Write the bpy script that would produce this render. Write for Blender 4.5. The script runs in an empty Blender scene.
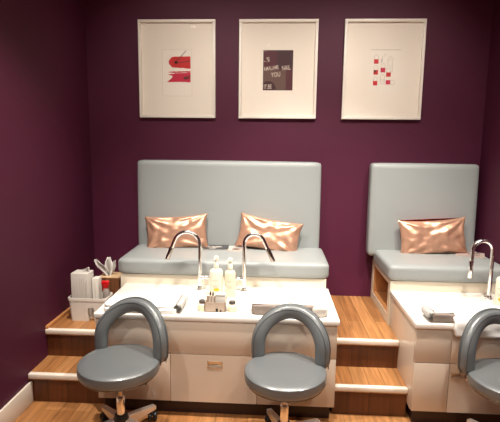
import bpy, bmesh, math, random
from mathutils import Vector, Matrix, noise
random.seed(7)
S = bpy.context.scene
COL = S.collection
R = math.radians

# ---------------------------------------------------------------- materials
def new_mat(name):
    m = bpy.data.materials.new(name); m.use_nodes = True
    nt = m.node_tree
    return m, nt, nt.nodes['Principled BSDF']

def mat(name, col, rough=.5, metal=0., bump=None, spec=.5, coat=0., trans=0., vary=None):
    m, nt, b = new_mat(name)
    b.inputs['Base Color'].default_value = (*col, 1)
    b.inputs['Roughness'].default_value = rough
    b.inputs['Metallic'].default_value = metal
    b.inputs['Specular IOR Level'].default_value = spec
    b.inputs['Coat Weight'].default_value = coat
    b.inputs['Coat Roughness'].default_value = .15
    b.inputs['Transmission Weight'].default_value = trans
    if bump or vary:
        tc = nt.nodes.new('ShaderNodeTexCoord')
    if bump:
        sc, st, dist = bump
        n = nt.nodes.new('ShaderNodeTexNoise'); n.inputs['Scale'].default_value = sc
        n.inputs['Detail'].default_value = 4
        nt.links.new(tc.outputs['Object'], n.inputs['Vector'])
        bp = nt.nodes.new('ShaderNodeBump'); bp.inputs['Strength'].default_value = st
        bp.inputs['Distance'].default_value = dist
        nt.links.new(n.outputs['Fac'], bp.inputs['Height'])
        nt.links.new(bp.outputs['Normal'], b.inputs['Normal'])
    if vary:
        sc, amt = vary
        n2 = nt.nodes.new('ShaderNodeTexNoise'); n2.inputs['Scale'].default_value = sc
        nt.links.new(tc.outputs['Object'], n2.inputs['Vector'])
        mr = nt.nodes.new('ShaderNodeMapRange')
        mr.inputs['From Min'].default_value = .3; mr.inputs['From Max'].default_value = .7
        mr.inputs['To Min'].default_value = 1 - amt; mr.inputs['To Max'].default_value = 1 + amt
        nt.links.new(n2.outputs['Fac'], mr.inputs['Value'])
        hs = nt.nodes.new('ShaderNodeHueSaturation')
        hs.inputs['Color'].default_value = (*col, 1)
        nt.links.new(mr.outputs['Result'], hs.inputs['Value'])
        nt.links.new(hs.outputs['Color'], b.inputs['Base Color'])
    return m

def wood_mat(name, c1, c2, plank_w=.085, plank_l=.9, rough=.35, gap=.0012):
    m, nt, b = new_mat(name)
    N = nt.nodes.new; L = nt.links.new
    tc = N('ShaderNodeTexCoord'); sp = N('ShaderNodeSeparateXYZ')
    L(tc.outputs['Object'], sp.inputs[0])
    add = N('ShaderNodeMath'); add.operation = 'ADD'
    L(sp.outputs['Y'], add.inputs[0]); L(sp.outputs['Z'], add.inputs[1])
    cb = N('ShaderNodeCombineXYZ')
    L(add.outputs[0], cb.inputs['X']); L(sp.outputs['X'], cb.inputs['Y'])
    br = N('ShaderNodeTexBrick')
    br.inputs['Scale'].default_value = 1
    br.inputs['Brick Width'].default_value = plank_l
    br.inputs['Row Height'].default_value = plank_w
    br.inputs['Mortar Size'].default_value = gap
    br.inputs['Mortar Smooth'].default_value = .3
    br.inputs['Color1'].default_value = (*c1, 1)
    br.inputs['Color2'].default_value = (*c2, 1)
    br.inputs['Mortar'].default_value = (c2[0]*.35, c2[1]*.35, c2[2]*.35, 1)
    br.offset = .37
    L(cb.outputs[0], br.inputs['Vector'])
    mp = N('ShaderNodeMapping'); mp.inputs['Scale'].default_value = (3, 45, 1)
    L(cb.outputs[0], mp.inputs['Vector'])
    ns = N('ShaderNodeTexNoise'); ns.inputs['Scale'].default_value = 1.0
    ns.inputs['Detail'].default_value = 6; ns.inputs['Distortion'].default_value = .6
    L(mp.outputs[0], ns.inputs['Vector'])
    mr = N('ShaderNodeMapRange')
    mr.inputs['From Min'].default_value = .3; mr.inputs['From Max'].default_value = .7
    mr.inputs['To Min'].default_value = .68; mr.inputs['To Max'].default_value = 1.28
    L(ns.outputs['Fac'], mr.inputs['Value'])
    hs = N('ShaderNodeHueSaturation')
    L(br.outputs['Color'], hs.inputs['Color']); L(mr.outputs['Result'], hs.inputs['Value'])
    L(hs.outputs['Color'], b.inputs['Base Color'])
    b.inputs['Roughness'].default_value = rough
    bp = N('ShaderNodeBump'); bp.inputs['Strength'].default_value = .25; bp.inputs['Distance'].default_value = .001
    L(ns.outputs['Fac'], bp.inputs['Height']); L(bp.outputs['Normal'], b.inputs['Normal'])
    return m

M = {}
M['purple']   = mat('plum wall paint', (.078, .0102, .033), .58, spec=.3, bump=(60, .12, .002), vary=(1.2, .06))
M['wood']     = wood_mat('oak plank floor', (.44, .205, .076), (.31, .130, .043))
M['riser']    = wood_mat('shade-darkened timber riser', (.135, .042, .014), (.095, .028, .009), plank_w=.11)  # shade under the downlights put into the colour, darker than the treads
M['nosing']   = mat('cream step nosing', (.78, .70, .60), .35)
M['cream']    = mat('cream gloss lacquer', (.62, .52, .425), .16, coat=.3)
M['creamdk']  = mat('cream panel edge', (.30, .22, .16), .5)
M['top']      = mat('white solid countertop', (.86, .82, .76), .22)
M['kick']     = mat('dark plinth', (.028, .010, .010), .4)
M['base']     = mat('cream bench base', (.68, .61, .49), .4)
M['cubby']    = mat('oak cubby lining', (.50, .22, .08), .4)
M['vinyl']    = mat('pale grey upholstery vinyl', (.285, .305, .303), .45, bump=(320, .12, .001))
M['stool']    = mat('slate grey stool vinyl', (.118, .128, .132), .38, spec=.7, bump=(300, .08, .001), coat=.35)
M['stooldk']  = mat('charcoal stool shell', (.06, .067, .07), .35)
M['chrome']   = mat('polished chrome', (.95, .95, .95), .12, 1.)
M['chromedk'] = mat('dark warm steel', (.42, .37, .33), .22, 1.)  # darker steel tone for spray heads and gas lifts
M['brushed']  = mat('brushed steel', (.72, .66, .58), .3, 1.)
M['black']    = mat('black plastic', (.012, .012, .012), .35)
M['copper']   = mat('copper metallic fabric', (.66, .37, .25), .42, .62, bump=(22, .3, .008), vary=(14, .12))
M['redcloth'] = mat('red cushion backing', (.70, .02, .02), .6)
M['white']    = mat('white frame lacquer', (.84, .78, .70), .4)
M['matboard'] = mat('warm white mat board', (.88, .80, .70), .8)
M['paper']    = mat('white art paper', (.89, .82, .73), .8)
M['paperline']= mat('paper edge', (.50, .42, .34), .8)
M['ared']     = mat('red paint', (.56, .006, .006), .5)
M['apink']    = mat('crimson paint', (.56, .012, .05), .5)
M['adark']    = mat('dark ink', (.06, .02, .015), .6)
M['amaroon']  = mat('maroon print ink', (.04, .003, .008), .6)
M['amaroon2'] = mat('wine print ink', (.075, .006, .014), .6)
M['abrown']   = mat('taupe print ink', (.12, .06, .046), .6)
M['atext']    = mat('chalk lettering', (.62, .52, .42), .6)
M['aline']    = mat('pencil line', (.36, .30, .26), .7)
M['towelw']   = mat('white terry towel', (.84, .82, .79), .95, bump=(400, .6, .003))
M['towelt']   = mat('taupe terry towel', (.27, .22, .19), .95, bump=(400, .6, .003))
M['plastic']  = mat('white plastic', (.72, .68, .62), .35)
M['bottle']   = mat('cream bottle plastic', (.82, .78, .64), .3)
M['bottlep']  = mat('peach bottle plastic', (.80, .68, .52), .3)
M['label']    = mat('bottle label print', (.45, .42, .36), .6)
M['yellow']   = mat('yellow logo', (.85, .50, .02), .5)
M['cartonw']  = mat('white carton', (.62, .58, .53), .7)
M['cartong']  = mat('grey carton stripe', (.42, .37, .32), .7)
M['tissue']   = mat('white tissue', (.86, .83, .79), .9)
M['boxwood']  = wood_mat('brown wood grain box', (.20, .08, .032), (.10, .036, .014), plank_w=.03, plank_l=2)
M['boxtop']   = mat('light wood top', (.60, .40, .23), .5)
M['redpl']    = mat('red plastic', (.60, .008, .012), .35)
M['greypl']   = mat('smoky grey plastic', (.30, .25, .23), .3)
M['beige']    = mat('beige organiser', (.48, .37, .29), .4)
M['cremejar'] = mat('cream filled jar', (.86, .68, .48), .25)
M['lidm']     = mat('pewter lid', (.22, .20, .18), .3, .8)
M['magdark']  = mat('dark magazine cover', (.05, .05, .055), .35)
M['maglight'] = mat('light magazine cover', (.55, .48, .43), .35)
M['magpink']  = mat('dusty magazine cover', (.42, .33, .30), .4)
M['magink']   = mat('magazine cover print', (.16, .09, .07), .4)
M['ceil']     = mat('ceiling paint', (.72, .68, .63), .8)
def glass_mat():
    m, nt, b = new_mat('picture glass')
    nt.nodes.remove(b)
    out = nt.nodes['Material Output']
    t = nt.nodes.new('ShaderNodeBsdfTransparent'); g = nt.nodes.new('ShaderNodeBsdfGlossy')
    g.inputs['Roughness'].default_value = .03
    lw = nt.nodes.new('ShaderNodeLayerWeight'); lw.inputs['Blend'].default_value = .5
    pw = nt.nodes.new('ShaderNodeMath'); pw.operation = 'POWER'; pw.inputs[1].default_value = 5
    f = nt.nodes.new('ShaderNodeMath'); f.operation = 'MULTIPLY_ADD'; f.inputs[1].default_value = .25; f.inputs[2].default_value = .012
    nt.links.new(lw.outputs['Facing'], pw.inputs[0]); nt.links.new(pw.outputs[0], f.inputs[0])
    mx = nt.nodes.new('ShaderNodeMixShader')
    nt.links.new(f.outputs[0], mx.inputs[0]); nt.links.new(t.outputs[0], mx.inputs[1]); nt.links.new(g.outputs[0], mx.inputs[2])
    nt.links.new(mx.outputs[0], out.inputs['Surface'])
    return m
M['alu'] = mat('polished aluminium', (.80, .79, .77), .28, .85)
M['frontwall'] = mat('cream wall paint', (.62, .56, .50), .8)
M['glass'] = glass_mat()
def lamp_mat():
    m, nt, b = new_mat('lamp lens')
    b.inputs['Base Color'].default_value = (1, .9, .8, 1)
    b.inputs['Emission Color'].default_value = (1, .85, .66, 1)
    b.inputs['Emission Strength'].default_value = 12
    return m
M['lamp'] = lamp_mat()

# ---------------------------------------------------------------- helpers
def link(name, bm, m, parent=None, sharp=35, loc=None):
    me = bpy.data.meshes.new(name)
    bmesh.ops.recalc_face_normals(bm, faces=bm.faces)
    bm.to_mesh(me); bm.free()
    for x in (m if isinstance(m, (list, tuple)) else [m]): me.materials.append(M[x])
    for p in me.polygons: p.use_smooth = True
    if sharp: me.set_sharp_from_angle(angle=R(sharp))
    o = bpy.data.objects.new(name, me); COL.objects.link(o)
    if parent: o.parent = parent
    if loc: o.location = loc
    return o

def tag(o, label=None, cat=None, group=None, kind=None):
    if label: o['label'] = label
    if cat: o['category'] = cat
    if group: o['group'] = group
    if kind: o['kind'] = kind
    return o

def thing(name, label, cat, loc=(0, 0, 0), rz=0, group=None, rot=None):
    o = bpy.data.objects.new(name, None); COL.objects.link(o)
    o.empty_display_size = .05
    o.location = loc; o.rotation_euler = rot if rot else (0, 0, rz)
    return tag(o, label, cat, group)

def box(bm, x0, x1, y0, y1, z0, z1, bev=0, seg=2, mi=0, M4=None):
    r = bmesh.ops.create_cube(bm, size=1)
    vs = r['verts']
    for v in vs:
        v.co = Vector((x0 + (v.co.x + .5) * (x1 - x0), y0 + (v.co.y + .5) * (y1 - y0), z0 + (v.co.z + .5) * (z1 - z0)))
    fs = list({f for v in vs for f in v.link_faces})
    if bev:
        es = list({e for v in vs for e in v.link_edges})
        q = bmesh.ops.bevel(bm, geom=es + vs, offset=bev, segments=seg, profile=.5, affect='EDGES')
        fs = list({f for f in q['faces']} | {f for f in fs if f.is_valid})
        vs = list({v for f in fs for v in f.verts})
    for f in fs: f.material_index = mi
    if M4: bmesh.ops.transform(bm, matrix=M4, verts=vs)
    return vs

def B(name, m, parent, *a, bev=.002, seg=2, **k):
    bm = bmesh.new(); box(bm, *a, bev=bev, seg=seg); return link(name, bm, m, parent, **k)

def lathe(bm, prof, seg=32, cx=0, cy=0, mi=0, M4=None):
    rings = []; new = []
    for r, z in prof:
        if r < 1e-6:
            v = bm.verts.new((cx, cy, z)); rings.append([v]); new.append(v)
        else:
            ring = [bm.verts.new((cx + r * math.cos(2 * math.pi * i / seg), cy + r * math.sin(2 * math.pi * i / seg), z)) for i in range(seg)]
            rings.append(ring); new += ring
    for a, b in zip(rings, rings[1:]):
        for i in range(seg):
            j = (i + 1) % seg
            if len(a) == 1 and len(b) == 1: continue
            if len(a) == 1: f = bm.faces.new((a[0], b[i], b[j]))
            elif len(b) == 1: f = bm.faces.new((a[i], a[j], b[0]))
            else: f = bm.faces.new((a[i], a[j], b[j], b[i]))
            f.material_index = mi
    if M4: bmesh.ops.transform(bm, matrix=M4, verts=new)
    return new

def sweep(bm, pts, radii, seg=16, cap=True, mi=0):
    """round tube through pts with a radius per point"""
    pts = [Vector(p) for p in pts]
    n = len(pts); rings = []
    t0 = (pts[1] - pts[0]).normalized()
    ref = Vector((0, 0, 1)) if abs(t0.z) < .9 else Vector((0, 1, 0))
    u = t0.cross(ref).normalized()
    for i, p in enumerate(pts):
        t = (pts[min(i + 1, n - 1)] - pts[max(i - 1, 0)]).normalized()
        u = (u - t * u.dot(t)).normalized(); w = t.cross(u)
        r = radii[i] if isinstance(radii, (list, tuple)) else radii
        rings.append([bm.verts.new(p + (u * math.cos(2 * math.pi * k / seg) + w * math.sin(2 * math.pi * k / seg)) * r) for k in range(seg)])
    for a, b in zip(rings, rings[1:]):
        for k in range(seg):
            j = (k + 1) % seg
            f = bm.faces.new((a[k], a[j], b[j], b[k])); f.material_index = mi
    if cap:
        bm.faces.new(rings[0][::-1]).material_index = mi; bm.faces.new(rings[-1]).material_index = mi

def section_sweep(bm, frames, sec):
    """frames: (origin, axisA, axisB); sec: closed list of (a,b)"""
    n = len(frames); sc = [1] * n
    for q, v in enumerate((.45, .80, .95)): sc[q] = sc[-1 - q] = v
    rings = [[bm.verts.new(o + A * a * k + Bv * b * k) for a, b in sec] for (o, A, Bv), k in zip(frames, sc)]
    n = len(sec)
    for r0, r1 in zip(rings, rings[1:]):
        for k in range(n):
            j = (k + 1) % n
            bm.faces.new((r0[k], r0[j], r1[j], r1[k]))
    bm.faces.new(rings[0][::-1]); bm.faces.new(rings[-1])

def superbox(bm, sx, sy, sz, n=14, p=5, amp=0., freq=8, seed=0, M4=None, mi=0):
    """soft block: superellipsoid with folds"""
    bb = bmesh.new(); bmesh.ops.create_cube(bb, size=2)
    bmesh.ops.subdivide_edges(bb, edges=bb.edges[:], cuts=n, use_grid_fill=True)
    for v in bb.verts:
        c = v.co
        k = (abs(c.x) ** p + abs(c.y) ** p + abs(c.z) ** p) ** (1 / p)
        c = c / k
        q = Vector((c.x * sx / 2, c.y * sy / 2, c.z * sz / 2))
        if amp:
            d = noise.noise(q * freq + Vector((seed * 3.1, seed * 1.7, 0)))
            q = q + Vector((c.x * .4, c.y * .6, c.z)) * d * amp
        v.co = q
    if M4: bmesh.ops.transform(bb, matrix=M4, verts=bb.verts)
    tmp = bpy.data.meshes.new('t'); bb.to_mesh(tmp); bb.free()
    i0 = len(bm.faces); bm.from_mesh(tmp); bpy.data.meshes.remove(tmp)
    bm.faces.ensure_lookup_table()
    for f in bm.faces[i0:]: f.material_index = mi

def struct(name, bm, m, **k):
    return tag(link(name, bm, m, **k), kind='structure')

# ---------------------------------------------------------------- dimensions
XL, XR = -.368, 2.385
YB = 1.0365
YC = .511                     # bench front / back edge of the counters
HC = .5617                    # countertop height
HP = .34                      # platform height
ZS = .72                      # bench seat top
U1 = (.050, 1.30); U2 = (1.691, XR - .004)

# ---------------------------------------------------------------- the room
bm = bmesh.new(); box(bm, XL - .1, XR + .1, -3.6, 1.1, -.1, 0); struct('floor', bm, 'wood')
bm = bmesh.new(); box(bm, XL - .1, XR + .1, YB, YB + .1, 0, 2.85); struct('wall_back', bm, 'purple')
bm = bmesh.new(); box(bm, XL - .1, XL, -3.6, YB, 0, 2.85); struct('wall_left', bm, 'purple')
bm = bmesh.new(); box(bm, XR, XR + .1, -3.6, YB, 0, 2.85); struct('wall_right', bm, 'purple')
bm = bmesh.new(); box(bm, XL - .1, XR + .1, -3.6, YB + .1, 2.85, 2.95); struct('ceiling', bm, 'ceil')
bm = bmesh.new(); box(bm, XL - .1, XR + .1, -3.7, -3.6, 0, 2.85); struct('wall_front', bm, 'frontwall')
bm = bmesh.new(); box(bm, XL, XL + .014, -3.6, .078, 0, .122, .004); struct('baseboard_left', bm, 'nosing')
bm = bmesh.new(); box(bm, XL, XL + .016, .268, YB, HP, HP + .022, .004); struct('trim_1', bm, 'cubby')

# raised platform under the benches
plat = thing('wooden_platform', 'raised timber platform carrying both grey benches, with cream nosed front edges', 'platform', (0, 0, 0))
bm = bmesh.new()
box(bm, XL, XR, YC, YB, HP - .03, HP)
box(bm, XL, U1[0], .266, YC, HP - .03, HP)
box(bm, U1[1], U2[0], .266, YC, HP - .03, HP)
link('deck', bm, 'wood', plat)
for a, b in ((XL, U1[0]), (U1[1], U2[0])):
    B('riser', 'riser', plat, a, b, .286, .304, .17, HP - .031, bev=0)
    bm = bmesh.new(); box(bm, a, b, .262, .292, HP - .026, HP + .004, .007, 3)
    tag(link('nosing', bm, 'nosing', plat), 'cream rounded edge strip')

def step(x0, x1, label):
    t = thing('stair_step', label, 'step', ((x0 + x1) / 2, .06, 0), group='wooden steps beside the white stations')
    w = (x1 - x0) / 2
    B('tread', 'wood', t, -w, w, 0, .2258, .14, .17, bev=0)
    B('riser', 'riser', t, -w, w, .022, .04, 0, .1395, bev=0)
    bm = bmesh.new(); box(bm, -w, w, -.004, .026, .144, .174, .007, 3)
    tag(link('nosing', bm, 'nosing', t), 'cream rounded edge strip')
step(XL, U1[0], 'lower wooden step with cream nosing against the left plum wall')
step(U1[1], U2[0], 'lower wooden step with cream nosing between the two white stations')

# ---------------------------------------------------------------- pedicure stations
def station(x0, x1, label, seams, handle, over_l, over_r):
    t = thing('pedicure_station', label, 'cabinet', (x0, 0, 0), group=None)
    w = x1 - x0
    B('cabinet_body', 'cream', t, 0, w, .014, YC - .001, .086, HC - .026, bev=.001)
    B('countertop', 'top', t, -over_l, w + over_r, -.012, YC - .001, HC - .026, HC, bev=.003)
    B('plinth', 'kick', t, .02, w - .02, .036, YC - .02, 0, .0855, bev=0)
    B('top_panel', 'cream', t, .0005, (seams[2] if len(seams) > 2 else w) - .0005, -.0045, .0135, .3545, HC - .029, bev=.0012)
    if len(seams) > 2:
        B('top_panel', 'cream', t, seams[2] + .0015, w - .0005, -.0045, .0135, .3545, HC - .029, bev=.0012)
    xs = [0] + list(seams[:2]) + [w]
    for i in range(len(xs) - 1):
        a, b = xs[i] + .0012, xs[i + 1] - .0012
        if handle and handle[0] > a and handle[1] < b:
            hx0, hx1, hz0, hz1 = handle
            bm = bmesh.new()
            box(bm, a, hx0, -.0045, .0135, .088, .3515)
            box(bm, hx1, b, -.0045, .0135, .088, .3515)
            box(bm, hx0, hx1, -.0045, .0135, .088, hz0, 0)
            box(bm, hx0, hx1, -.0045, .0135, hz1, .3515, 0)
            d = link('door', bm, 'cream', t)
            bm = bmesh.new()
            f = .004
            box(bm, hx0 - f, hx1 + f, -.0065, -.0042, hz1 - .001, hz1 + f, .0006)
            box(bm, hx0 - f, hx1 + f, -.0065, -.0042, hz0 - f, hz0 + .001, .0006)
            box(bm, hx0 - f, hx0 + .001, -.0065, -.0042, hz0 - f, hz1 + f, .0006)
            box(bm, hx1 - .001, hx1 + f, -.0065, -.0042, hz0 - f, hz1 + f, .0006)
            box(bm, hx0, hx1, .009, .0128, hz0, hz1, 0)
            box(bm, hx0 + .012, hx1 - .02, .006, .0095, hz0 + .006, hz0 + .011, .0008)
            tag(link('handle', bm, 'brushed', d), 'recessed metal pull')
        else:
            B('door', 'cream', t, a, b, -.0045, .0135, .088, .3515, bev=.0012)
    return t
station(*U1, 'long white pedicure station with two gooseneck taps in front of the wide bench',
        (.392, .845), (.591, .661, .285, .315), .006, .010)
station(*U2, 'white pedicure station at the right with one tap in front of the narrow bench',
        (.178, .54, .178), (.190, .262, .281, .304), .006, 0)

# ---------------------------------------------------------------- benches
def cushion_block(bm, x0, x1, y0, y1, z0, z1, bev, seg=5, crown=0):
    box(bm, x0, x1, y0, y1, z0, z1, bev, seg)

def soft_slab(bm, x0, x1, y0, y1, z0, z1, rad, puff=(0, 0, 0), n=18, taper=0):
    """upholstered slab with rounded edges and slightly swollen faces"""
    bb = bmesh.new(); bmesh.ops.create_cube(bb, size=2)
    bmesh.ops.subdivide_edges(bb, edges=bb.edges[:], cuts=n, use_grid_fill=True)
    h = Vector(((x1 - x0) / 2, (y1 - y0) / 2, (z1 - z0) / 2)); c = Vector(((x0 + x1) / 2, (y0 + y1) / 2, (z0 + z1) / 2))
    for v in bb.verts:
        def ww(t):   # push grid lines towards the rounded rim
            return math.copysign(abs(t) ** .55, t) if abs(t) < 1 else t
        q = Vector((ww(v.co.x) * h.x, ww(v.co.y) * h.y, ww(v.co.z) * h.z))
        core = Vector([max(-(h[i] - rad), min(h[i] - rad, q[i])) for i in range(3)])
        d = q - core
        if d.length > 1e-7: q = core + d.normalized() * rad
        s = [q.x / h.x, q.y / h.y, q.z / h.z]
        for i in range(3):
            o = [j for j in range(3) if j != i]
            q[i] += s[i] ** 3 * puff[i] * (1 - s[o[0]] ** 2) ** .5 * (1 - s[o[1]] ** 2) ** .5 if abs(s[o[0]]) < 1 and abs(s[o[1]]) < 1 else 0
        v.co = c + q
    tmp = bpy.data.meshes.new('t'); bb.to_mesh(tmp); bb.free()
    bm.from_mesh(tmp); bpy.data.meshes.remove(tmp)

LEAN = R(1.8)
def bench(x0, x1, bx0, bx1, label, cubby):
    t = thing('bench', label, 'bench', (x0, YC, HP))
    w = x1 - x0; d = YB - YC - .002; zb = .621 - HP
    if cubby:
        # hollow base: cream carcass with a timber lined opening in its left side
        oy0, oy1, oz0, oz1 = .05, .47, .055, zb - .028
        bm = bmesh.new()
        box(bm, .0, w, .0, oy0, 0, zb); box(bm, .0, w, oy1, d, 0, zb)
        box(bm, .0, w, oy0, oy1, 0, oz0); box(bm, .0, w, oy0, oy1, oz1, zb)
        box(bm, .45, w, oy0, oy1, oz0, oz1)
        base = link('base', bm, 'base', t)
        bm = bmesh.new()
        e = .006
        box(bm, .004, .449, oy0 + .0005, oy0 + e, oz0, oz1); box(bm, .004, .449, oy1 - e, oy1 - .0005, oz0, oz1)
        box(bm, .004, .449, oy0, oy1, oz0 + .0005, oz0 + e); box(bm, .004, .449, oy0, oy1, oz1 - e, oz1 - .0005)
        box(bm, .444, .4495, oy0, oy1, oz0, oz1)
        tag(link('cubby', bm, 'cubby', base), 'open timber lined storage cubby')
    else:
        B('base', 'base', t, .0, w, 0, d, 0, zb, bev=.001)
    bm = bmesh.new()
    soft_slab(bm, -.014, w + (.014 if not cubby else 0), -.012, d - .07, zb + .001, ZS - HP, .026, (.004, .006, .006))
    link('seat', bm, 'vinyl', t, sharp=0)
    bm = bmesh.new()
    soft_slab(bm, bx0 - x0, bx1 - x0, -.045, .045, -.05, 1.312 - ZS, .022, (.003, .010, .004))
    o = link('backrest', bm, 'vinyl', t, sharp=0)
    o.location = (0, YB - YC - .076, ZS - HP + .004); o.rotation_euler = (-LEAN, 0, 0)
    return t
bench(.010, 1.296, .003, 1.286, 'wide grey vinyl bench with tall backrest and two copper cushions', False)
bench(1.685, XR - .004, 1.625, 2.345, 'narrow grey vinyl bench at right with tall backrest and one copper cushion', True)

# ---------------------------------------------------------------- cushions
def pillow(name, label, loc, rot, w=.43, h=.235, th=.10, seed=0, redback=False):
    t = None
    n = 44
    def pt(i, j, side):
        u = i / n * 2 - 1; v = j / n * 2 - 1
        # pinched outline: corners reach out, edges draw in
        x = u * w / 2 * (1 - .075 * (1 - abs(v) ** 2.2) * abs(u) ** 1.5)
        z = v * h / 2 * (1 - .12 * (1 - abs(u) ** 2.4) * abs(v) ** 1.5)
        f = max(0, (1 - u ** 4)) ** .55 * max(0, (1 - v ** 4)) ** .55
        f *= (1 - .25 * (u * u * v * v))
        q = Vector((x * 9, z * 11, seed * 5.3 + side * 2))
        wr = noise.noise(q) * .016 + noise.noise(q * 2.3 + Vector((3, 1, 0))) * .009
        # radiating corner creases
        for cu in (-1, 1):
            for cv in (-1, 1):
                dx, dz = u - cu, (v - cv) * h / w * 1.6
                dist = math.hypot(dx, dz)
                if dist < 1.1:
                    a = math.atan2(dz, dx)
                    wr += math.sin(a * 11 + seed * 2 + cu) * .006 * dist * (1.1 - dist) * 3
        y = side * (th / 2 * f + wr * min(1, f * 1.6))
        if side < 0: y = min(y, -.0008 if 0 < i < n and 0 < j < n else 0)
        else: y = max(y, .0008 if 0 < i < n and 0 < j < n else 0)
        return Vector((x, y, z))
    def half(bm, side, share=None):
        g = [[None] * (n + 1) for _ in range(n + 1)]
        for i in range(n + 1):
            for j in range(n + 1):
                edge = i in (0, n) or j in (0, n)
                g[i][j] = share[i][j] if (edge and share) else bm.verts.new(pt(i, j, side))
        for i in range(n):
            for j in range(n):
                bm.faces.new((g[i][j], g[i + 1][j], g[i + 1][j + 1], g[i][j + 1]))
        return g
    if redback:
        t = thing(name, label, 'cushion', loc, rot=rot, group=None)
        bm = bmesh.new(); half(bm, -1); tag(link('front_cover', bm, 'copper', t, sharp=0), 'copper metallic front')
        bm = bmesh.new(); half(bm, 1); 
        for v in bm.verts:
            if v.co.z > 0:
                e = max(0, 1 - (v.co.x / (w * .46) + .12) ** 2)
                v.co.z += .015 * e * (v.co.z / (h / 2))
        tag(link('back_cover', bm, 'redcloth', t, sharp=0), 'red back showing along the top edge')
        return t
    bm = bmesh.new(); g = half(bm, -1); half(bm, 1, g)
    o = link(name, bm, 'copper', sharp=0)
    o.location = loc; o.rotation_euler = rot
    return tag(o, label, 'cushion')
pillow('cushion', 'copper metallic cushion at the left end of the wide bench, right corner raised', (.296, .850, ZS + .105), (R(-10), R(-3.5), R(3)), seed=1, w=.44, h=.245)
pillow('cushion', 'copper metallic cushion on the wide bench, drooping towards its right', (.936, .850, ZS + .103), (R(-12), R(9), R(-4)), seed=2, w=.44, h=.235)
pillow('cushion', 'copper metallic cushion with red back on the narrow right bench', (2.035, .848, ZS + .112), (R(-9), R(-4), R(2)), seed=4, w=.455, h=.25, redback=True)

# magazines
def magazine(label, x, y, rz, w, d, cover, z=ZS + .0055, dz=.006, h2=None):
    t = thing('magazine', label, 'magazine', (x, y, z), R(rz))
    B('pages', 'paper', t, -w/2 + .002, w/2 - .002, -d/2 + .002, d/2 - .002, .0008, dz - .0008, bev=0)
    bm = bmesh.new()
    box(bm, -w/2, w/2, -d/2, d/2, dz - .0008, dz, mi=0); box(bm, -w/2, w/2, -d/2, d/2, 0, .0008, mi=0)
    box(bm, -w/2 - .0008, -w/2, -d/2, d/2, 0, dz, mi=0)
    rnd = random.Random(label)
    for k in range(9):
        a = rnd.uniform(-w/2 + .01, w/2 - .06); b = rnd.uniform(-d/2 + .01, d/2 - .03)
        box(bm, a, a + rnd.uniform(.02, .05), b, b + rnd.uniform(.004, .02), dz, dz + .0004, mi=1)
    link('cover', bm, [cover, 'magink' if cover != 'magdark' else 'maglight'], t)
magazine('dark covered magazine lying on the wide bench beside the left cushion', .575, .835, 4, .17, .13, 'magdark')
magazine('pale covered magazine lying on the wide bench under the right cushion edge', .722, .812, -3, .13, .13, 'maglight')
magazine('dusty pink magazine lying on the narrow bench beside its cushion', 2.272, .805, -24, .17, .14, 'magpink')

# ---------------------------------------------------------------- taps
def tap(label, x, y, side, rad, sweepdeg, tail, post_top, handle_side, tilt=0, group='chrome gooseneck taps'):
    t = thing('gooseneck_tap', label, 'tap', (x, y, HC), rz=tilt)
    bm = bmesh.new(); lathe(bm, [(0, 0), (.021, 0), (.021, .004), (.017, .007), (.0145, .02), (.0135, .024), (0, .024)]); link('base_flange', bm, 'chrome', t)
    r = .0115
    pts = [(0, 0, .02), (0, 0, .1), (0, 0, .2), (0, 0, post_top)]
    N = 22
    for k in range(1, N + 1):
        a = R(sweepdeg) * k / N
        pts.append((side * (rad - rad * math.cos(a)), 0, post_top + rad * math.sin(a)))
    a = R(sweepdeg)
    dx, dz = side * math.sin(a), math.cos(a)
    ex, ez = pts[-1][0], pts[-1][2]
    pts.append((ex + dx * tail * .4, 0, ez + dz * tail * .4))
    bm = bmesh.new(); sweep(bm, pts, r, 18); link('spout', bm, 'chrome', t, sharp=50)
    p0 = Vector(pts[-1]); d = Vector((dx, 0, dz))
    bm = bmesh.new(); sweep(bm, [p0 - d * .001, p0 + d * .002, p0 + d * (tail * .6 - .004), p0 + d * tail * .6], [.0125, .0135, .0135, .012], 18)
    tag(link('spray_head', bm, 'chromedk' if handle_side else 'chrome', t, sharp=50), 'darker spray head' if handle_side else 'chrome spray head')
    if handle_side:
        hs = handle_side
        bm = bmesh.new()
        sweep(bm, [(hs * .004, 0, .078), (hs * .024, 0, .078)], .0135, 18)
        sweep(bm, [(hs * .024, 0, .078), (hs * .027, 0, .078), (hs * .052, 0, .078), (hs * .054, 0, .078)], [.0105, .0118, .0118, .010], 18)
        link('side_handle', bm, 'chrome', t, sharp=50)
    else:
        bm = bmesh.new(); sweep(bm, [(-.008, -.004, .014), (-.034, -.012, .018)], [.007, .005], 12); link('side_handle', bm, 'chrome', t)
tap('chrome gooseneck tap on the long station with spout curving left', .529, .422, -1, .078, 158, .13, .275, 1)
tap('chrome gooseneck tap on the long station with spout curving right', .795, .417, 1, .060, 155, .143, .290, -1)
tap('chrome gooseneck tap on the right hand station', 2.222, .40, -1, .056, 178, .165, .288, 0)

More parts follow.
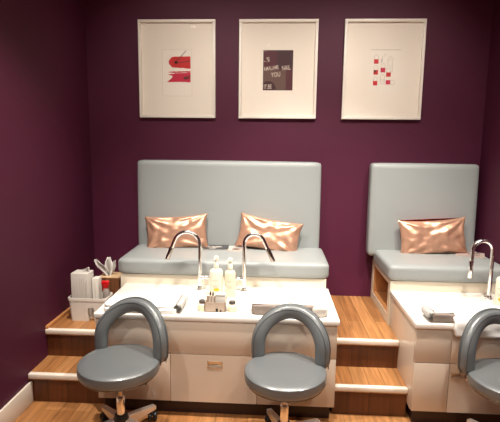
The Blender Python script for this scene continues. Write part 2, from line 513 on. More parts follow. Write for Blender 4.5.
# ---------------------------------------------------------------- bottles
def pump_bottle(label, x, y, r, hb, htot, body, rz=0, logo=None, flat=.75):
    t = thing('pump_bottle', label, 'bottle', (x, y, HC), rz)
    sc = Matrix.Diagonal((1, flat, 1, 1))
    bm = bmesh.new()
    lathe(bm, [(0, 0), (r*.92, 0), (r, .006), (r, hb*.84), (r*.96, hb*.90), (r*.8, hb*.96), (r*.42, hb), (r*.36, hb+.004), (0, hb+.004)], 32, M4=sc)
    b = link('body', bm, body, t)
    bm = bmesh.new()
    z = hb + .004; q = htot - z
    lathe(bm, [(0, z), (.0150, z), (.0150, z + q*.38), (.0115, z + q*.46), (.0065, z + q*.50), (.0065, z + q*.68), (0, z + q*.68)], 20)
    lathe(bm, [(0, z + q*.66), (.0120, z + q*.66), (.0135, z + q*.76), (.0125, z + q*.94), (.008, z + q), (0, z + q)], 20)
    sweep(bm, [(0, 0, z + q*.84), (-.008, -.018, z + q*.84), (-.011, -.026, z + q*.76)], [.0048, .0042, .0036], 10)
    link('pump', bm, 'bottle', t)
    # printed front label, wrapped on the body
    def patch(bm, a0, a1, z0, z1, mi=0, off=.0004, n=8):
        prev = None
        for k in range(n + 1):
            a = a0 + (a1 - a0) * k / n
            p = [bm.verts.new(((r + off) * math.sin(a), -(r + off) * flat * math.cos(a), zz)) for zz in (z0, z1)]
            if prev: bm.faces.new((prev[0], p[0], p[1], prev[1])).material_index = mi
            prev = p
    bm = bmesh.new()
    for zz, ww in ((.60, .55), (.55, .30), (.42, .5), (.38, .5), (.34, .42)):
        patch(bm, -ww, ww, hb * zz, hb * zz + .0022)
    tag(link('label_print', bm, 'label', b), 'small grey printed lines')
    if logo is not None:
        bm = bmesh.new()
        cz = hb * logo
        vs = []
        for k in range(20):
            a = 2 * math.pi * k / 20; aa = .42 * math.cos(a) + .06; zz = cz + .009 * math.sin(a)
            vs.append(bm.verts.new(((r + .0022) * math.sin(aa), -(r + .0022) * flat * math.cos(aa), zz)))
        bm.faces.new(vs)
        tag(link('logo', bm, 'yellow', b), 'yellow oval logo')
pump_bottle('cream pump bottle with yellow mark, the wider of the pair between the taps', .641, .318, .039, .165, .238, 'bottle', R(4), .28)
pump_bottle('slim peach pump bottle, right of the wider bottle between the taps', .722, .315, .031, .160, .228, 'bottlep', R(-6))
pump_bottle('cream pump bottle with yellow mark at the right end beside the single tap', 2.245, .30, .036, .165, .24, 'bottle', R(-38), .24)

# organiser with jars
t = thing('desk_organiser', 'small beige organiser box holding brushes at the front centre of the long station', 'organiser', (.668, .092, HC))
bm = bmesh.new()
w, d, h = .055, .035, .052
box(bm, -w, w, -d, -d + .003, 0, h); box(bm, -w, w, d - .003, d, 0, h + .012); box(bm, -w, -w + .003, -d, d, 0, h); box(bm, w - .003, w, -d, d, 0, h); box(bm, -w, w, -d, d, 0, .003)
link('box', bm, 'beige', t)
bm = bmesh.new(); box(bm, .004, .016, -d - .0012, -d + .0002, .004, .020, .0005); box(bm, .026, .034, -d - .0012, -d + .0002, .004, .014, .0005); tag(link('slot', bm, 'black', t), 'small black marks on the front')
for k, (px, dy, L) in enumerate(((-.036, .0, .082), (-.018, .004, .078))):
    t2 = thing('nail_brush', ('thin dark handled brush leaning at the left of the beige organiser', 'thin dark handled brush standing second from left in the organiser')[k], 'brush', (.668 + px, .092 + dy, HC + .0035), rot=(R(-8), R(4 - 3 * k), 0), group='brushes in the organiser')
    bm = bmesh.new(); sweep(bm, [(0, 0, 0), (0, 0, L * .9)], .0022, 8); link('handle', bm, 'plastic', t2)
    bm = bmesh.new(); sweep(bm, [(0, 0, L * .9 + .0003), (0, 0, L), (0, 0, L + .014)], [.0035, .005, .0015], 8); link('bristles', bm, 'adark', t2)
o = thing('card_box', 'small white carton standing in the beige organiser', 'box', (.694, .093, HC + .0035))
bm = bmesh.new(); box(bm, -.026, .026, -.018, .022, 0, .088, .0015); link('carton', bm, 'plastic', o)
bm = bmesh.new(); box(bm, -.026, .026, -.0186, -.0182, .078, .084); link('printed_band', bm, 'label', o)
for k, px in enumerate((.597, .757)):
    t = thing('glass_jar', ('small cream filled jar with pewter lid left of the beige organiser', 'small cream filled jar with pewter lid right of the beige organiser')[k], 'jar', (px, .082, HC), group='jars beside the organiser')
    bm = bmesh.new(); lathe(bm, [(0, 0), (.022, 0), (.0255, .004), (.0255, .030), (.021, .037), (.014, .040), (0, .040)], 28); link('jar_body', bm, 'cremejar', t)
    bm = bmesh.new(); lathe(bm, [(0, .0402), (.0165, .0402), (.0175, .043), (.0175, .052), (.014, .057), (.005, .059), (0, .059)], 28); link('lid', bm, 'lidm', t)

# ---------------------------------------------------------------- towels
def roll(bm, L, r, axis_y=0, squash=1., seed=0, mi=0, M4=None, turns=4.2, th=.0075):
    """a towel rolled along X: spiral ends, slightly lumpy skin"""
    n = 72; nx = 26
    prof = []
    for k in range(n + 1):
        f = k / n; a = f * turns * 2 * math.pi; rr = r * (.12 + .88 * f)
        prof.append((rr * math.cos(a), rr * math.sin(a)))
    rows = []
    for i in range(nx + 1):
        x = -L / 2 + L * i / nx
        row = []
        for k, (a, b) in enumerate(prof):
            d = 1 + .07 * noise.noise(Vector((x * 14, a * 30 + seed, b * 30)))
            row.append(Vector((x + .004 * noise.noise(Vector((a * 40, b * 40, seed + i))) * (i in (0, nx)), a * d, b * squash * d)))
        rows.append(row)
    vo = [[bm.verts.new(p) for p in row] for row in rows]
    fs = []
    for i in range(nx):
        for k in range(n):
            f = bm.faces.new((vo[i][k], vo[i + 1][k], vo[i + 1][k + 1], vo[i][k + 1])); f.material_index = mi; fs.append(f)
    bmesh.ops.solidify(bm, geom=fs, thickness=th)
    if M4: bmesh.ops.transform(bm, matrix=M4, verts=bm.verts[:])

def strip_towel(bm, path, w, th=.012, seed=0, nx=34, amp=.005, skew=0):
    """thick cloth following a path in YZ, width along X"""
    P = []
    for (a, b), (c, d) in zip(path, path[1:]):
        m = max(1, int(math.hypot(c - a, d - b) / .008))
        P += [(a + (c - a) * k / m, b + (d - b) * k / m) for k in range(m)]
    P.append(path[-1])
    for _ in range(4):
        P = [P[0]] + [((P[i-1][0] + 2*P[i][0] + P[i+1][0]) / 4, (P[i-1][1] + 2*P[i][1] + P[i+1][1]) / 4) for i in range(1, len(P)-1)] + [P[-1]]
    n = len(P)
    fs = []
    g = []
    for i in range(nx + 1):
        x = -w / 2 + w * i / nx
        row = []
        for k, (y, z) in enumerate(P):
            d = noise.noise(Vector((x * 11 + seed, k * .16, seed))) * amp
            ex = noise.noise(Vector((k * .2, seed + (0 if i < nx / 2 else 9), 0))) * .012 * abs(2 * i / nx - 1) ** 3
            a, b = P[max(0, k-1)], P[min(n-1, k+1)]
            tx, tz = b[0] - a[0], b[1] - a[1]; l = math.hypot(tx, tz) or 1
            row.append(bm.verts.new((x + ex + skew * k / n, y + tz / l * d, z - tx / l * d)))
        g.append(row)
    for i in range(nx):
        for k in range(n - 1):
            fs.append(bm.faces.new((g[i][k], g[i+1][k], g[i+1][k+1], g[i][k+1])))
    bmesh.ops.recalc_face_normals(bm, faces=fs)
    bmesh.ops.solidify(bm, geom=fs, thickness=th)

# left: white folded towel with a rolled right end
t = thing('folded_towel', 'white towel laid along the front left of the long station', 'towel', (.285, .10, HC))
bm = bmesh.new()
superbox(bm, .40, .19, .022, 22, 7, .006, 16, 1, Matrix.Translation((-.005, .0, .012)))
superbox(bm, .385, .175, .020, 22, 7, .006, 16, 2, Matrix.Translation((-.01, .003, .030)))
link('folded_layers', bm, 'towelw', t, sharp=0)
bm = bmesh.new(); roll(bm, .165, .024, squash=1., seed=3, M4=Matrix.Translation((.195, 0, .029)) @ Matrix.Rotation(R(90), 4, 'Z')); link('rolled_end', bm, 'towelw', t, sharp=0)
# middle: taupe rolled towel beside the right stool
t = thing('rolled_towel', 'long taupe towel roll with pale top at the front right of the long station', 'towel', (1.035, .075, HC))
bm = bmesh.new(); superbox(bm, .345, .085, .056, 22, 6, .006, 18, 5, Matrix.Translation((-.003, 0, .029))); tag(link('roll', bm, 'towelt', t, sharp=0), 'taupe towelling roll')
bm = bmesh.new(); strip_towel(bm, [(-.030, .060), (-.02, .062), (.03, .062), (.052, .048), (.062, .009)], .35, .005, 3, amp=.003); tag(link('top_fold', bm, 'towelw', t, sharp=0), 'white top fold')
t = thing('rolled_towel', 'short pale towel roll at the far right front corner of the long station', 'towel', (1.212, .062, HC))
bm = bmesh.new(); superbox(bm, .085, .08, .054, 14, 4, .008, 20, 8, Matrix.Translation((-.0, 0, .028))); link('roll', bm, 'cartonw', t, sharp=0)
# right station: taupe cloth under a white towel
t = thing('rolled_towel', 'dark taupe towel with a white rolled end at the left of the right station', 'towel', (1.815, .06, HC))
bm = bmesh.new(); superbox(bm, .125, .10, .046, 16, 7, .004, 20, 11, Matrix.Translation((.01, -.006, .024))); tag(link('roll', bm, 'towelt', t, sharp=0), 'dark taupe towelling')
bm = bmesh.new(); roll(bm, .11, .024, squash=1.05, seed=12, M4=Matrix.Translation((-.046, .0, .031)) @ Matrix.Rotation(R(90), 4, 'Z')); tag(link('rolled_end', bm, 'towelw', t, sharp=0), 'white rolled end')
bm = bmesh.new(); strip_towel(bm, [(-.035, .050), (.0, .052), (.055, .048)], .10, .004, 5, amp=.003); bmesh.ops.translate(bm, verts=bm.verts[:], vec=(.02, 0, 0)); tag(link('top_fold', bm, 'towelw', t, sharp=0), 'white top fold')
t = thing('draped_towel', 'fluffy white towel draped over the front edge of the right station', 'towel', (2.115, 0, HC))
bm = bmesh.new(); strip_towel(bm, [(.26, .012), (.2, .03), (.12, .036), (.02, .036), (-.026, .028), (-.036, .0), (-.038, -.05)], .49, .022, 21, 60, amp=.010)
link('cloth', bm, 'towelw', t, sharp=0)

# ---------------------------------------------------------------- stools
def stool(label, x, y, rot, leg0, zs=.392, Rc=.166):
    t = thing('swivel_stool', label, 'stool', (x, y, 0), rot, group='grey swivel stools in front of the stations')
    r = .190
    bm = bmesh.new()
    lathe(bm, [(0, zs), (r*.5, zs - .001), (r*.80, zs - .003), (r*.90, zs - .006), (r*.955, zs - .011), (r*.975, zs - .0135), (r*.985, zs - .012), (r*.995, zs - .015), (r*.992, zs - .019), (r, zs - .030), (r, zs - .045), (r*.985, zs - .056), (r*.96, zs - .060), (r*.90, zs - .062), (0, zs - .062)], 72)
    link('seat', bm, 'stool', t, sharp=60)
    bm = bmesh.new(); lathe(bm, [(0, zs - .0625), (r*.93, zs - .0625), (r*.955, zs - .066), (r*.93, zs - .070), (r*.6, zs - .074), (.03, zs - .080), (0, zs - .080)], 64); tag(link('seat_pan', bm, 'chrome', t), 'chrome rim under the seat')
    # arched backrest that rises from the rear half of the seat
    def arch(Rc, zc, z_lo, wrap, yb):
        fr = []
        n = 40
        pts = []
        for k in range(6): pts.append((-Rc, z_lo + (zc - z_lo) * k / 6))
        for k in range(n + 1):
            a = math.pi - math.pi * k / n; pts.append((Rc * math.cos(a), zc + Rc * .98 * math.sin(a)))
        for k in range(1, 7): pts.append((Rc, zc + (z_lo - zc) * k / 6))
        V = []
        for px, pz in pts:
            V.append(Vector((px, yb - wrap * (px / Rc) ** 2 * Rc + .05 * (pz - zs), pz)))
        for i, p in enumerate(V):
            tg = (V[min(i + 1, len(V) - 1)] - V[max(i - 1, 0)]).normalized()
            px, pz = pts[i]
            # outward axis in the arch plane
            outx = px if pz > zc else math.copysign(Rc, px)
            outz = pz - zc if pz > zc else 0
            A = Vector((outx, 0, outz)).normalized()
            A = (A - tg * A.dot(tg)).normalized()
            Bv = tg.cross(A).normalized()
            if Bv.y > 0: Bv = -Bv
            fr.append((p, A, Bv))
        return fr
    def sec(a, b, n=28, p=3.0, off=(0, 0)):
        out = []
        for k in range(n):
            th = 2 * math.pi * k / n
            c, s = math.cos(th), math.sin(th)
            out.append((math.copysign(abs(c) ** (2 / p), c) * a + off[0], math.copysign(abs(s) ** (2 / p), s) * b + off[1]))
        return out
    zc = zs + .211 - Rc; zl = zs - .030
    bm = bmesh.new(); section_sweep(bm, arch(Rc, zc, zl, .38, .152), sec(.034, .024, p=2.3)); bk = link('backrest', bm, 'stool', t, sharp=0)
    bm = bmesh.new(); section_sweep(bm, arch(Rc + .004, zc, zl - .002, .38, .168), sec(.0335, .012, p=3)); tag(link('back_shell', bm, 'stooldk', bk, sharp=0), 'darker outer shell')
    # piping seams along the cushion
    bm = bmesh.new()
    for f in (-.0, ):
        fr = arch(Rc, zc, zl, .38, .152)
        sweep(bm, [p + A * .0305 + Bv * -.006 for p, A, Bv in fr], .0022, 8)
        sweep(bm, [p + A * .0185 + Bv * .0215 for p, A, Bv in fr], .0018, 8)
    tag(link('piping', bm, 'stooldk', bk, sharp=0), 'dark welt seam')
    # two brackets
    for s in (-1, 1):
        bm = bmesh.new(); sweep(bm, [(s * .10, .02, zs - .083), (s * .142, .07, zs - .083), (s * .152, .115, zs - .06), (s * .152, .118, zs - .034)], .008, 10); link('back_bracket', bm, 'chrome', t)
    bm = bmesh.new(); lathe(bm, [(0, .21), (.0105, .21), (.0105, zs - .081), (0, zs - .081)], 24); lathe(bm, [(0, zs - .100), (.04, zs - .098), (.04, zs - .0805), (0, zs - .0805)], 24); link('gas_lift', bm, 'chromedk', t)
    bm = bmesh.new(); lathe(bm, [(0, .1455), (.0195, .1455), (.0195, .232), (.018, .235), (0, .235)], 28)
    tag(link('column', bm, 'chrome', t), 'polished column')
    bm = bmesh.new(); lathe(bm, [(0, .052), (.034, .052), (.037, .06), (.036, .125), (.030, .143), (0, .145)], 28); link('hub', bm, 'black', t)
    bm = bmesh.new(); sweep(bm, [(.03, .0, zs - .09), (.12, -.01, zs - .095), (.15, -.012, zs - .092)], [.004, .004, .007], 10); link('lever', bm, 'black', t)
    for k in range(5):
        a = R(leg0 + 72 * k) - rot
        ca, sa = math.cos(a), math.sin(a)
        T = Matrix.Rotation(a, 4, 'Z')
        bm = bmesh.new()
        rr = [(.034, .075, .122, .018), (.12, .066, .103, .0165), (.220, .060, .081, .014)]
        rings = []
        for (d, z0, z1, hw) in rr:
            rings.append([bm.verts.new(T @ Vector(v)) for v in ((d, -hw, z0), (d, hw, z0), (d, hw, z1 - .003), (d, hw * .8, z1), (d, -hw * .8, z1), (d, -hw, z1 - .003))])
        for r0, r1 in zip(rings, rings[1:]):
            for q in range(6):
                j = (q + 1) % 6; bm.faces.new((r0[q], r0[j], r1[j], r1[q]))
        bm.faces.new(rings[0][::-1]); bm.faces.new(rings[-1])
        lg = link('leg', bm, 'alu', t)
        bm = bmesh.new()
        c = T @ Vector((.205, 0, 0))
        for s in (-1, 1):
            Mx = Matrix.Translation(c) @ Matrix.Rotation(a + R(50 + 37 * k), 4, 'Z') @ Matrix.Translation((0, s * .0135, .025)) @ Matrix.Rotation(R(90), 4, 'X')
            lathe(bm, [(0, -.009), (.021, -.009), (.025, -.005), (.025, .005), (.021, .009), (0, .009)], 20, M4=Mx)
        lathe(bm, [(0, .03), (.014, .03), (.020, .045), (.014, .0585), (0, .0595)], 16, cx=c.x, cy=c.y)
        link('caster', bm, 'black', lg)
    return t
stool('grey padded swivel stool with arched back at the left, in front of the white towel', .250, -.225, R(-15), 60, .427)
stool('grey padded swivel stool with arched back in front of the taupe towel roll', 1.034, -.235, R(-13), 37, .420, .156)
stool('grey padded swivel stool with arched back at the right edge, below the draped towel', 2.052, -.245, R(12), 112, .430)

# ---------------------------------------------------------------- caddy and boxes on the platform
t = thing('plastic_caddy', 'white plastic caddy on the platform against the left wall', 'caddy', (-.172, .475, HP))
bm = bmesh.new()
w, d, h = .122, .068, .148
def tub_wall(bm, w, d, h, notch):
    # tapered tub with an arched notch in the underside of its front
    def ring(z, k, rad=.022, n=6):
        out = []
        W, D = w * k, d * k
        for cx, cy, a0 in ((W - rad, D - rad, 0), (-W + rad, D - rad, 90), (-W + rad, -D + rad, 180), (W - rad, -D + rad, 270)):
            for q in range(n + 1):
                a = R(a0 + 90 * q / n); out.append((cx + rad * math.cos(a), cy + rad * math.sin(a), z))
        return out
    levels = [(0, .90), (.03, .915), (h * .5, .94), (h * .86, .965), (h * .87, 1.0), (h * .97, 1.01), (h, 1.0)]
    rings = [[bm.verts.new(p) for p in ring(z, k)] for z, k in levels]
    inner = [[bm.verts.new(p) for p in ring(z, k)] for z, k in [(h, .96), (h * .5, .90), (.02, .86)]]
    rings += inner
    for r0, r1 in zip(rings, rings[1:]):
        n = len(r0)
        for i in range(n):
            j = (i + 1) % n; bm.faces.new((r0[i], r0[j], r1[j], r1[i]))
    bm.faces.new(rings[0][::-1]); bm.faces.new(rings[-1])
tub_wall(bm, w, d, h, True)
body = link('tub', bm, 'plastic', t)
cut = bmesh.new()
box(cut, .004, .044, -.1, .1, -.02, .088, .012, 3)
me = bpy.data.meshes.new('c'); cut.to_mesh(me); cut.free()
co = bpy.data.objects.new('cut', me); COL.objects.link(co); co.location = t.location
bpy.context.view_layer.update()
md = body.modifiers.new('b', 'BOOLEAN'); md.object = co; md.operation = 'DIFFERENCE'; md.solver = 'EXACT'
dg = bpy.context.evaluated_depsgraph_get(); dg.update()
nm = bpy.data.meshes.new_from_object(body.evaluated_get(dg)); body.modifiers.clear(); body.data = nm
bpy.data.objects.remove(co)

def tissue(bm, pts_list, th=.0012):
    for pts in pts_list:
        fs = [bm.faces.new([bm.verts.new(p) for p in pts])]
        bmesh.ops.triangulate(bm, faces=fs)

def crumple(bm, base, tips, seed=0):
    """soft tissue sheet fanning up from a slit"""
    n = 8
    for ti, (tip, wdt) in enumerate(tips):
        g = []
        for i in range(n + 1):
            f = i / n
            c = Vector(base) * (1 - f) + Vector(tip) * f
            row = []
            for k in range(n + 1):
                s = k / n * 2 - 1
                ww = wdt * (.25 + .9 * f - .35 * f * f) * (1 - .75 * max(0, f - .55) / .45)
                row.append(bm.verts.new(c + Vector((s * ww, .012 * math.sin(s * 4 + ti * 2 + f * 2) + .006 * ti, .006 * noise.noise(Vector((s * 2, f * 3, seed + ti)))))))
            g.append(row)
        fs = []
        for i in range(n):
            for k in range(n): fs.append(bm.faces.new((g[i][k], g[i+1][k], g[i+1][k+1], g[i][k+1])))
        bmesh.ops.solidify(bm, geom=fs, thickness=.0012)

# white striped carton
t = thing('tissue_carton', 'pale striped carton standing in the white caddy', 'box', (-.219, .472, HP + .0205), R(-2))
bm = bmesh.new(); box(bm, -.053, .053, -.045, .045, 0, .278, .002)
c_ = link('carton', bm, 'cartonw', t)
bm = bmesh.new()
for xx, z0, z1, ww in ((.002, .03, .25, .002), (.014, .02, .245, .003), (.026, .05, .25, .002), (.036, .03, .22, .0035), (.046, .04, .24, .002), (-.03, .06, .2, .0012), (-.015, .08, .23, .0012)):
    box(bm, xx, xx + ww, -.0456, -.0451, z0, z1)
box(bm, .002, .018, -.004, .004, .2821, .2827)
tag(link('printed_stripes', bm, 'cartong', c_), 'grey printed stripes')
bm = bmesh.new(); crumple(bm, (.02, .01, .277), [((.036, .012, .304), .032)], 3); link('tissue', bm, 'tissue', t, sharp=0)

t = thing('slim_carton', 'slim white carton standing right of the striped carton in the caddy', 'box', (-.140, .50, HP + .0205))
bm = bmesh.new(); box(bm, -.020, .020, -.026, .03, 0, .235, .002); link('carton', bm, 'plastic', t)
bm = bmesh.new(); box(bm, -.003, -.001, -.0266, -.0261, .02, .21); link('printed_line', bm, 'cartong', t)

t = thing('spray_bottle', 'small smoky bottle with bright red spray head in the white caddy', 'bottle', (-.072, .475, HP + .0205))
bm = bmesh.new(); lathe(bm, [(0, 0), (.019, 0), (.0215, .004), (.0215, .145), (.017, .166), (.0105, .176), (0, .176)], 24); link('bottle_body', bm, 'greypl', t)
bm = bmesh.new()
lathe(bm, [(0, .1765), (.013, .1765), (.013, .194), (0, .194)], 16)
box(bm, -.026, .020, -.012, .012, .192, .222, .005, 3)
box(bm, -.021, -.011, -.006, .006, .160, .194, .003, 2, M4=Matrix.Translation((0, 0, 0)))
link('spray_head', bm, 'redpl', t)

t = thing('tissue_box', 'wood grain tissue box with a white tissue, behind the white caddy', 'box', (-.078, .625, HP))
bm = bmesh.new(); box(bm, -.076, .066, -.064, .064, 0, .233, .0015); b_ = link('wooden_box', bm, 'boxwood', t)
bm = bmesh.new(); box(bm, -.077, .067, -.065, .065, .2332, .238, .001); tag(link('top_panel', bm, 'boxtop', t), 'light wood top')
bm = bmesh.new(); crumple(bm, (-.022, -.02, .236), [((-.098, -.03, .345), .050), ((-.018, -.035, .362), .040), ((.012, -.015, .335), .036)], 1); link('tissue', bm, 'tissue', t, sharp=0)

# ---------------------------------------------------------------- framed pictures
FW, FH = .534, .656; ZB = 1.614
def poly(bm, pts, y, mi):
    f = bm.faces.new([bm.verts.new((a, y, b)) for a, b in pts]); f.material_index = mi
    return f
def jag(x0, x1, zc0, zc1, h0, h1, seed, n=24, left=.012):
    """brush stroke outline with ragged left edge, straight cut right edge"""
    r = random.Random(seed); top = []; bot = []
    for k in range(n + 1):
        f = k / n; x = x0 + (x1 - x0) * f
        c = zc0 + (zc1 - zc0) * f; h = (h0 + (h1 - h0) * f) * min(1, .7 + f * 4)
        top.append((x, c + h / 2 + r.uniform(-.0018, .0018))); bot.append((x, c - h / 2 + r.uniform(-.0018, .0018)))
    lf = [(x0 - left * math.sin(math.pi * q / 6) * .8 - r.uniform(0, .003), bot[0][1] + (top[0][1] - bot[0][1]) * q / 6) for q in range(1, 6)]
    return bot[::-1] + lf + top if False else top + bot[::-1] + lf
def frame(x0, label):
    t = thing('framed_picture', label, 'picture', (x0, YB, ZB), group='framed pictures on the plum wall')
    bm = bmesh.new(); b = .018; dp = -.032; y1 = -.001
    box(bm, 0, FW, dp, y1, 0, b, .0012); box(bm, 0, FW, dp, y1, FH - b, FH, .0012)
    box(bm, 0, b, dp, y1, b, FH - b, .0012); box(bm, FW - b, FW, dp, y1, b, FH - b, .0012)
    link('frame', bm, 'white', t)
    B('mat_board', 'matboard', t, b, FW - b, -.012, -.002, b, FH - b, bev=0)
    bm = bmesh.new(); box(bm, b, FW - b, -.0215, -.0200, b, FH - b); link('glass_pane', bm, 'glass', t)
    return t
# px helpers are in metres on the picture: sx, sz = offset from the picture's lower left corner
# 1: red and crimson brush strokes
t = frame(.0102, 'leftmost framed picture with red and crimson brush strokes')
k = .00689; kz = .00666
def P(u0): return lambda u, v: ((u - u0) * k, (118.3 - v) * kz)
p = P(139)
bm = bmesh.new(); Y = -.0125
a0 = p(162.5, 96); a1 = p(192.5, 49)
poly(bm, [(a0[0], a0[1]), (a1[0], a0[1]), (a1[0], a1[1]), (a0[0], a1[1])], Y, 1)
e = .0012
poly(bm, [(a0[0] + e, a0[1] + e), (a1[0] - e, a0[1] + e), (a1[0] - e, a1[1] - e), (a0[0] + e, a1[1] - e)], Y - .0002, 0)
X1 = p(191.2, 0)[0]
q0 = p(171, 61.5); q1 = p(191.2, 62)
poly(bm, jag(q0[0], X1, q0[1], q1[1], .070, .082, 3, left=.014), Y - .0006, 2)
q0 = p(170, 71.8); q1 = p(191, 71.2)
poly(bm, jag(q0[0], X1, q0[1], q1[1], .008, .009, 5), Y - .0006, 3)
q0 = p(173, 77); q1 = p(191, 77)
poly(bm, jag(q0[0], X1, q0[1], q1[1], .055, .066, 9, left=.004), Y - .0006, 3)
poly(bm, [p(167, 81.8), p(174, 76), p(191, 78), p(191, 81.3)], Y - .0007, 3)
poly(bm, [p(168, 74.2), p(172, 73.2), p(180, 74.5), p(176, 76)], Y - .0007, 3)
for pts in ([p(175, 62.5), p(186.5, 50), p(186.9, 50.3), p(175.6, 63)], [p(176, 62.3), p(190.5, 60), p(190.5, 60.8), p(176.3, 63)], [p(174.3, 61), p(176.8, 60.3), p(178.6, 62.6), p(175.6, 63.4)],
            [p(183.5, 77), p(190.8, 74.8), p(190.8, 75.8), p(184.5, 78)], [p(184, 78), p(191, 76.8), p(191, 77.6), p(187, 79), p(184.6, 79)]):
    poly(bm, pts, Y - .0010, 4)
tag(link('print', bm, ['paper', 'paperline', 'ared', 'apink', 'adark'], t, sharp=0), 'red and crimson strokes on white paper')

# 2: maroon print with chalk lettering
t = frame(.7074, 'middle framed picture with a dark maroon print and chalk lettering')
p = P(239.2)
def rect(bm, u0, v0, u1, v1, y, mi):
    a, b = p(u0, v1), p(u1, v0); poly(bm, [(a[0], a[1]), (b[0], a[1]), (b[0], b[1]), (a[0], b[1])], y, mi)
bm = bmesh.new()
rect(bm, 263.2, 49.5, 292.9, 89.6, Y, 0)
rect(bm, 263.6, 49.9, 292.5, 89.2, Y - .0002, 1)
rect(bm, 277, 50, 292.4, 68, Y - .0004, 2)
rect(bm, 263.7, 69.5, 286, 89.1, Y - .0006, 3)
pts = []
c = p(268.5, 88)
lo = p(263.7, 89.1)
for q in range(0, 25):
    a = R(180 * q / 24); xx = c[0] + .052 * math.cos(a); zz = c[1] + .052 * math.sin(a)
    pts.append((max(xx, lo[0]), zz))
pts.append((lo[0], lo[1])); pts.insert(0, (c[0] + .052, lo[1]))
poly(bm, pts, Y - .0008, 2)
link('print', bm, ['adark', 'amaroon2', 'amaroon', 'abrown'], t, sharp=0)
def text(s, u, v, size, rot, parent, sx=.8):
    cu = bpy.data.curves.new('lettering', 'FONT'); cu.body = s; cu.size = size; cu.extrude = .0002; cu.offset = .0004
    o = bpy.data.objects.new('tmp', cu); COL.objects.link(o)
    bpy.context.view_layer.update()
    me = bpy.data.meshes.new_from_object(o.evaluated_get(bpy.context.evaluated_depsgraph_get()))
    bpy.data.objects.remove(o)
    a = p(u, v)
    me.transform(Matrix.Translation((a[0], Y - .0015, a[1])) @ Matrix.Rotation(R(90), 4, 'X') @ Matrix.Rotation(R(rot), 4, 'Z') @ Matrix.Diagonal((sx, 1, 1, 1)))
    me.materials.clear(); me.materials.append(M['atext'])
    l = bpy.data.objects.new('lettering', me); COL.objects.link(l); l.parent = parent
text("\u2019\u2019", 264, 54, .05, 0, t); text("-.'E", 264, 62, .040, 14, t, .9)
text('AMALAME', 264, 70.3, .038, 8, t, .60); text('NAIL', 282, 69.6, .044, 6, t, .62)
text('YOU', 271.5, 76.4, .042, 6, t, .72); text('IT.BE', 264.2, 88.4, .042, 4, t, .62)

# 3: little capsule drawings
t = frame(1.418, 'rightmost framed picture with small red capsule drawings')
p = lambda u, v: ((u - 343.2) * k, (118.4 - v) * kz)
bm = bmesh.new()
rect(bm, 369.5, 49, 398.5, 90, Y, 1); rect(bm, 369.5, 49.45, 398.5, 90.2, Y - .0002, 0)
def cap(u0, v0, u1, v1, mi, y=Y - .0006, out='up'):
    # filled lower half and outlined domed upper half
    if mi is not None: rect(bm, u0, v0, u1, v1, y, mi)
def outline(pts, wd=.0016, y=Y - .0005):
    for (a, b), (c, d) in zip(pts, pts[1:]):
        dx, dz = c - a, d - b; l = math.hypot(dx, dz) or 1; nx, nz = -dz / l * wd / 2, dx / l * wd / 2
        poly(bm, [(a - nx, b - nz), (c - nx, d - nz), (c + nx, d + nz), (a + nx, b + nz)], y, 4)
def dome(u0, u1, vb, vt):
    pts = [p(u0, vb)]
    for q in range(9):
        a = math.pi - math.pi * q / 8
        pts.append(p((u0 + u1) / 2 + (u1 - u0) / 2 * math.cos(a), vt + 2 - 2 * math.sin(a)))
    pts.append(p(u1, vb)); outline(pts)
for u0, v0, u1, v1, mi in ((373, 58.4, 377.4, 62.8, 2), (373, 69, 377.4, 73.6, 2), (373, 79.8, 377.2, 84.2, 2), (379.8, 66.8, 384.3, 71.3, 3), (385.4, 71.3, 389.9, 75.6, 2), (385.4, 79, 389.9, 83.2, 3)):
    cap(u0, v0, u1, v1, mi)
    if mi and not (v0 == 79): dome(u0 + .3, u1 - .3, v0, v0 - 4.3)
rect(bm, 373.6, 69, 375.2, 71.5, Y - .0008, 5)
outline([p(390, 79), p(392, 79), p(393.6, 80), p(394.2, 81.2), p(393.6, 82.6), p(392, 83.4), p(390, 83.4)])
outline([p(386.5, 64.8), p(386.5, 58.5), p(388.5, 55.5), p(391, 57.5), p(392.5, 58.5)]); outline([p(386.5, 59), p(391, 59), p(391, 64.8), p(386.5, 64.8)]); outline([p(391, 64), p(391.2, 70), p(390, 71)])
outline([p(380, 78.5), p(380, 74.5), p(382, 73.5), p(384, 74.5), p(384, 82.5), p(380, 82.5), p(380, 78.5), p(384, 78.5)]); outline([p(380, 80), p(384, 80)])
outline([p(379.5, 61.5), p(381, 60), p(381.3, 55)], .002); outline([p(380.5, 61.5), p(380, 58)], .003); outline([p(382.5, 56), p(384.5, 52.8)])
tag(link('print', bm, ['paper', 'paperline', 'ared', 'apink', 'aline', 'adark'], t, sharp=0), 'red capsule drawings on white paper')

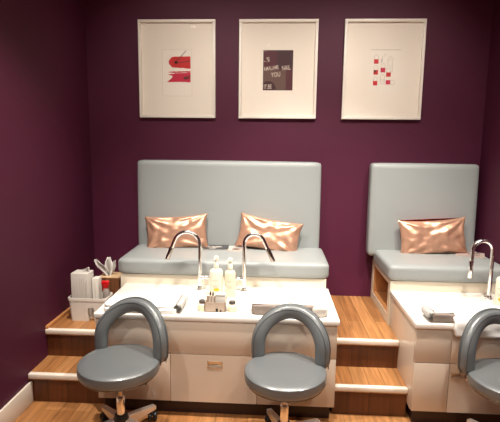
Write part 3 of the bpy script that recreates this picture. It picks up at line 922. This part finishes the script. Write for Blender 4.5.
# ---------------------------------------------------------------- ceiling lights (out of frame, the room and picture lamps added for brightness)
LIGHTS = [ # x, y, power, cone deg, blend, aim
    (.30, -.30, 135, 80, .8, (.35, .15, 0)),
    (1.25, -.20, 150, 80, .8, (1.25, .35, 0)),
    (2.05, -.30, 115, 80, .8, (2.00, .20, 0)),
    (-.05, -1.55, 60, 90, .8, (.1, -.9, 0)),  # this and the next two: unseen room lamps added as fill
    (1.75, -1.60, 50, 90, .8, (1.6, -.7, 0)),
    (.85, -2.60, 50, 110, .8, (.9, -1.8, 0)),
    (.42, -.62, 50, 62, .9, (.30, YB, 1.55)),  # this and the next two: unseen spots added to brighten wall and pictures
    (1.05, -.62, 52, 62, .9, (1.0, YB, 1.55)),
    (1.75, -.62, 66, 62, .9, (1.65, YB, 1.50)),
]
for i, (x, y, pw, cone, bl, aim) in enumerate(LIGHTS):
    t = thing('ceiling_downlight', 'recessed round ceiling downlight %s' % ('above the left stool', 'above the middle of the long station', 'above the right station', 'added as fill above the left aisle', 'added as fill above the right aisle', 'added as fill in the middle of the room', 'added to brighten the leftmost picture', 'added to brighten the middle picture', 'added to brighten the rightmost picture')[i], 'light', (x, y, 2.85), group='recessed downlights')
    bm = bmesh.new(); lathe(bm, [(.045, -.001), (.062, -.001), (.062, -.006), (.045, -.006), (.045, -.001)], 28); link('trim_ring', bm, 'white', t)
    bm = bmesh.new(); lathe(bm, [(0, -.002), (.0445, -.002), (.0445, -.004), (0, -.004)], 28); link('lens', bm, 'lamp', t)
    ld = bpy.data.lights.new('downlight', 'SPOT'); ld.energy = pw; ld.color = (1, .925, .83)
    ld.spot_size = R(cone); ld.spot_blend = bl; ld.shadow_soft_size = .04
    lo = bpy.data.objects.new('downlight', ld); COL.objects.link(lo)
    lo.location = (x, y, 2.83)
    lo.rotation_euler = (Vector(aim) - Vector(lo.location)).to_track_quat('-Z', 'Y').to_euler()
    lo.parent = None

# ---------------------------------------------------------------- world: dim warm fill added outside the closed room
w = bpy.data.worlds.new('World'); S.world = w; w.use_nodes = True
bg = w.node_tree.nodes['Background']; bg.inputs[0].default_value = (1, .94, .88, 1); bg.inputs[1].default_value = .15

# ---------------------------------------------------------------- camera
f, pitch, yaw, roll_ = 454.78, .1479, .0537, .0117
cp, sp = math.cos(pitch), math.sin(pitch); c, s = math.cos(yaw), math.sin(yaw)
F = Vector((-s * cp, c * cp, -sp)); Rv = Vector((c, s, 0)); U = Rv.cross(F)
R2 = Rv * math.cos(roll_) + U * math.sin(roll_); U2v = U * math.cos(roll_) - Rv * math.sin(roll_)
cam = bpy.data.cameras.new('Camera'); co = bpy.data.objects.new('Camera', cam); COL.objects.link(co)
mw = Matrix((R2, U2v, -F)).transposed().to_4x4(); mw.translation = Vector((.9681, -2.2133, 1.4416))
co.matrix_world = mw
cam.sensor_fit = 'HORIZONTAL'; cam.sensor_width = 36; cam.lens = f / 500 * 36; cam.clip_start = .05
S.camera = co
S.view_settings.view_transform = 'Standard'; S.view_settings.look = 'None'
S.view_settings.gamma = 1; S.view_settings.use_curve_mapping = False
S.view_settings.exposure = 0.7
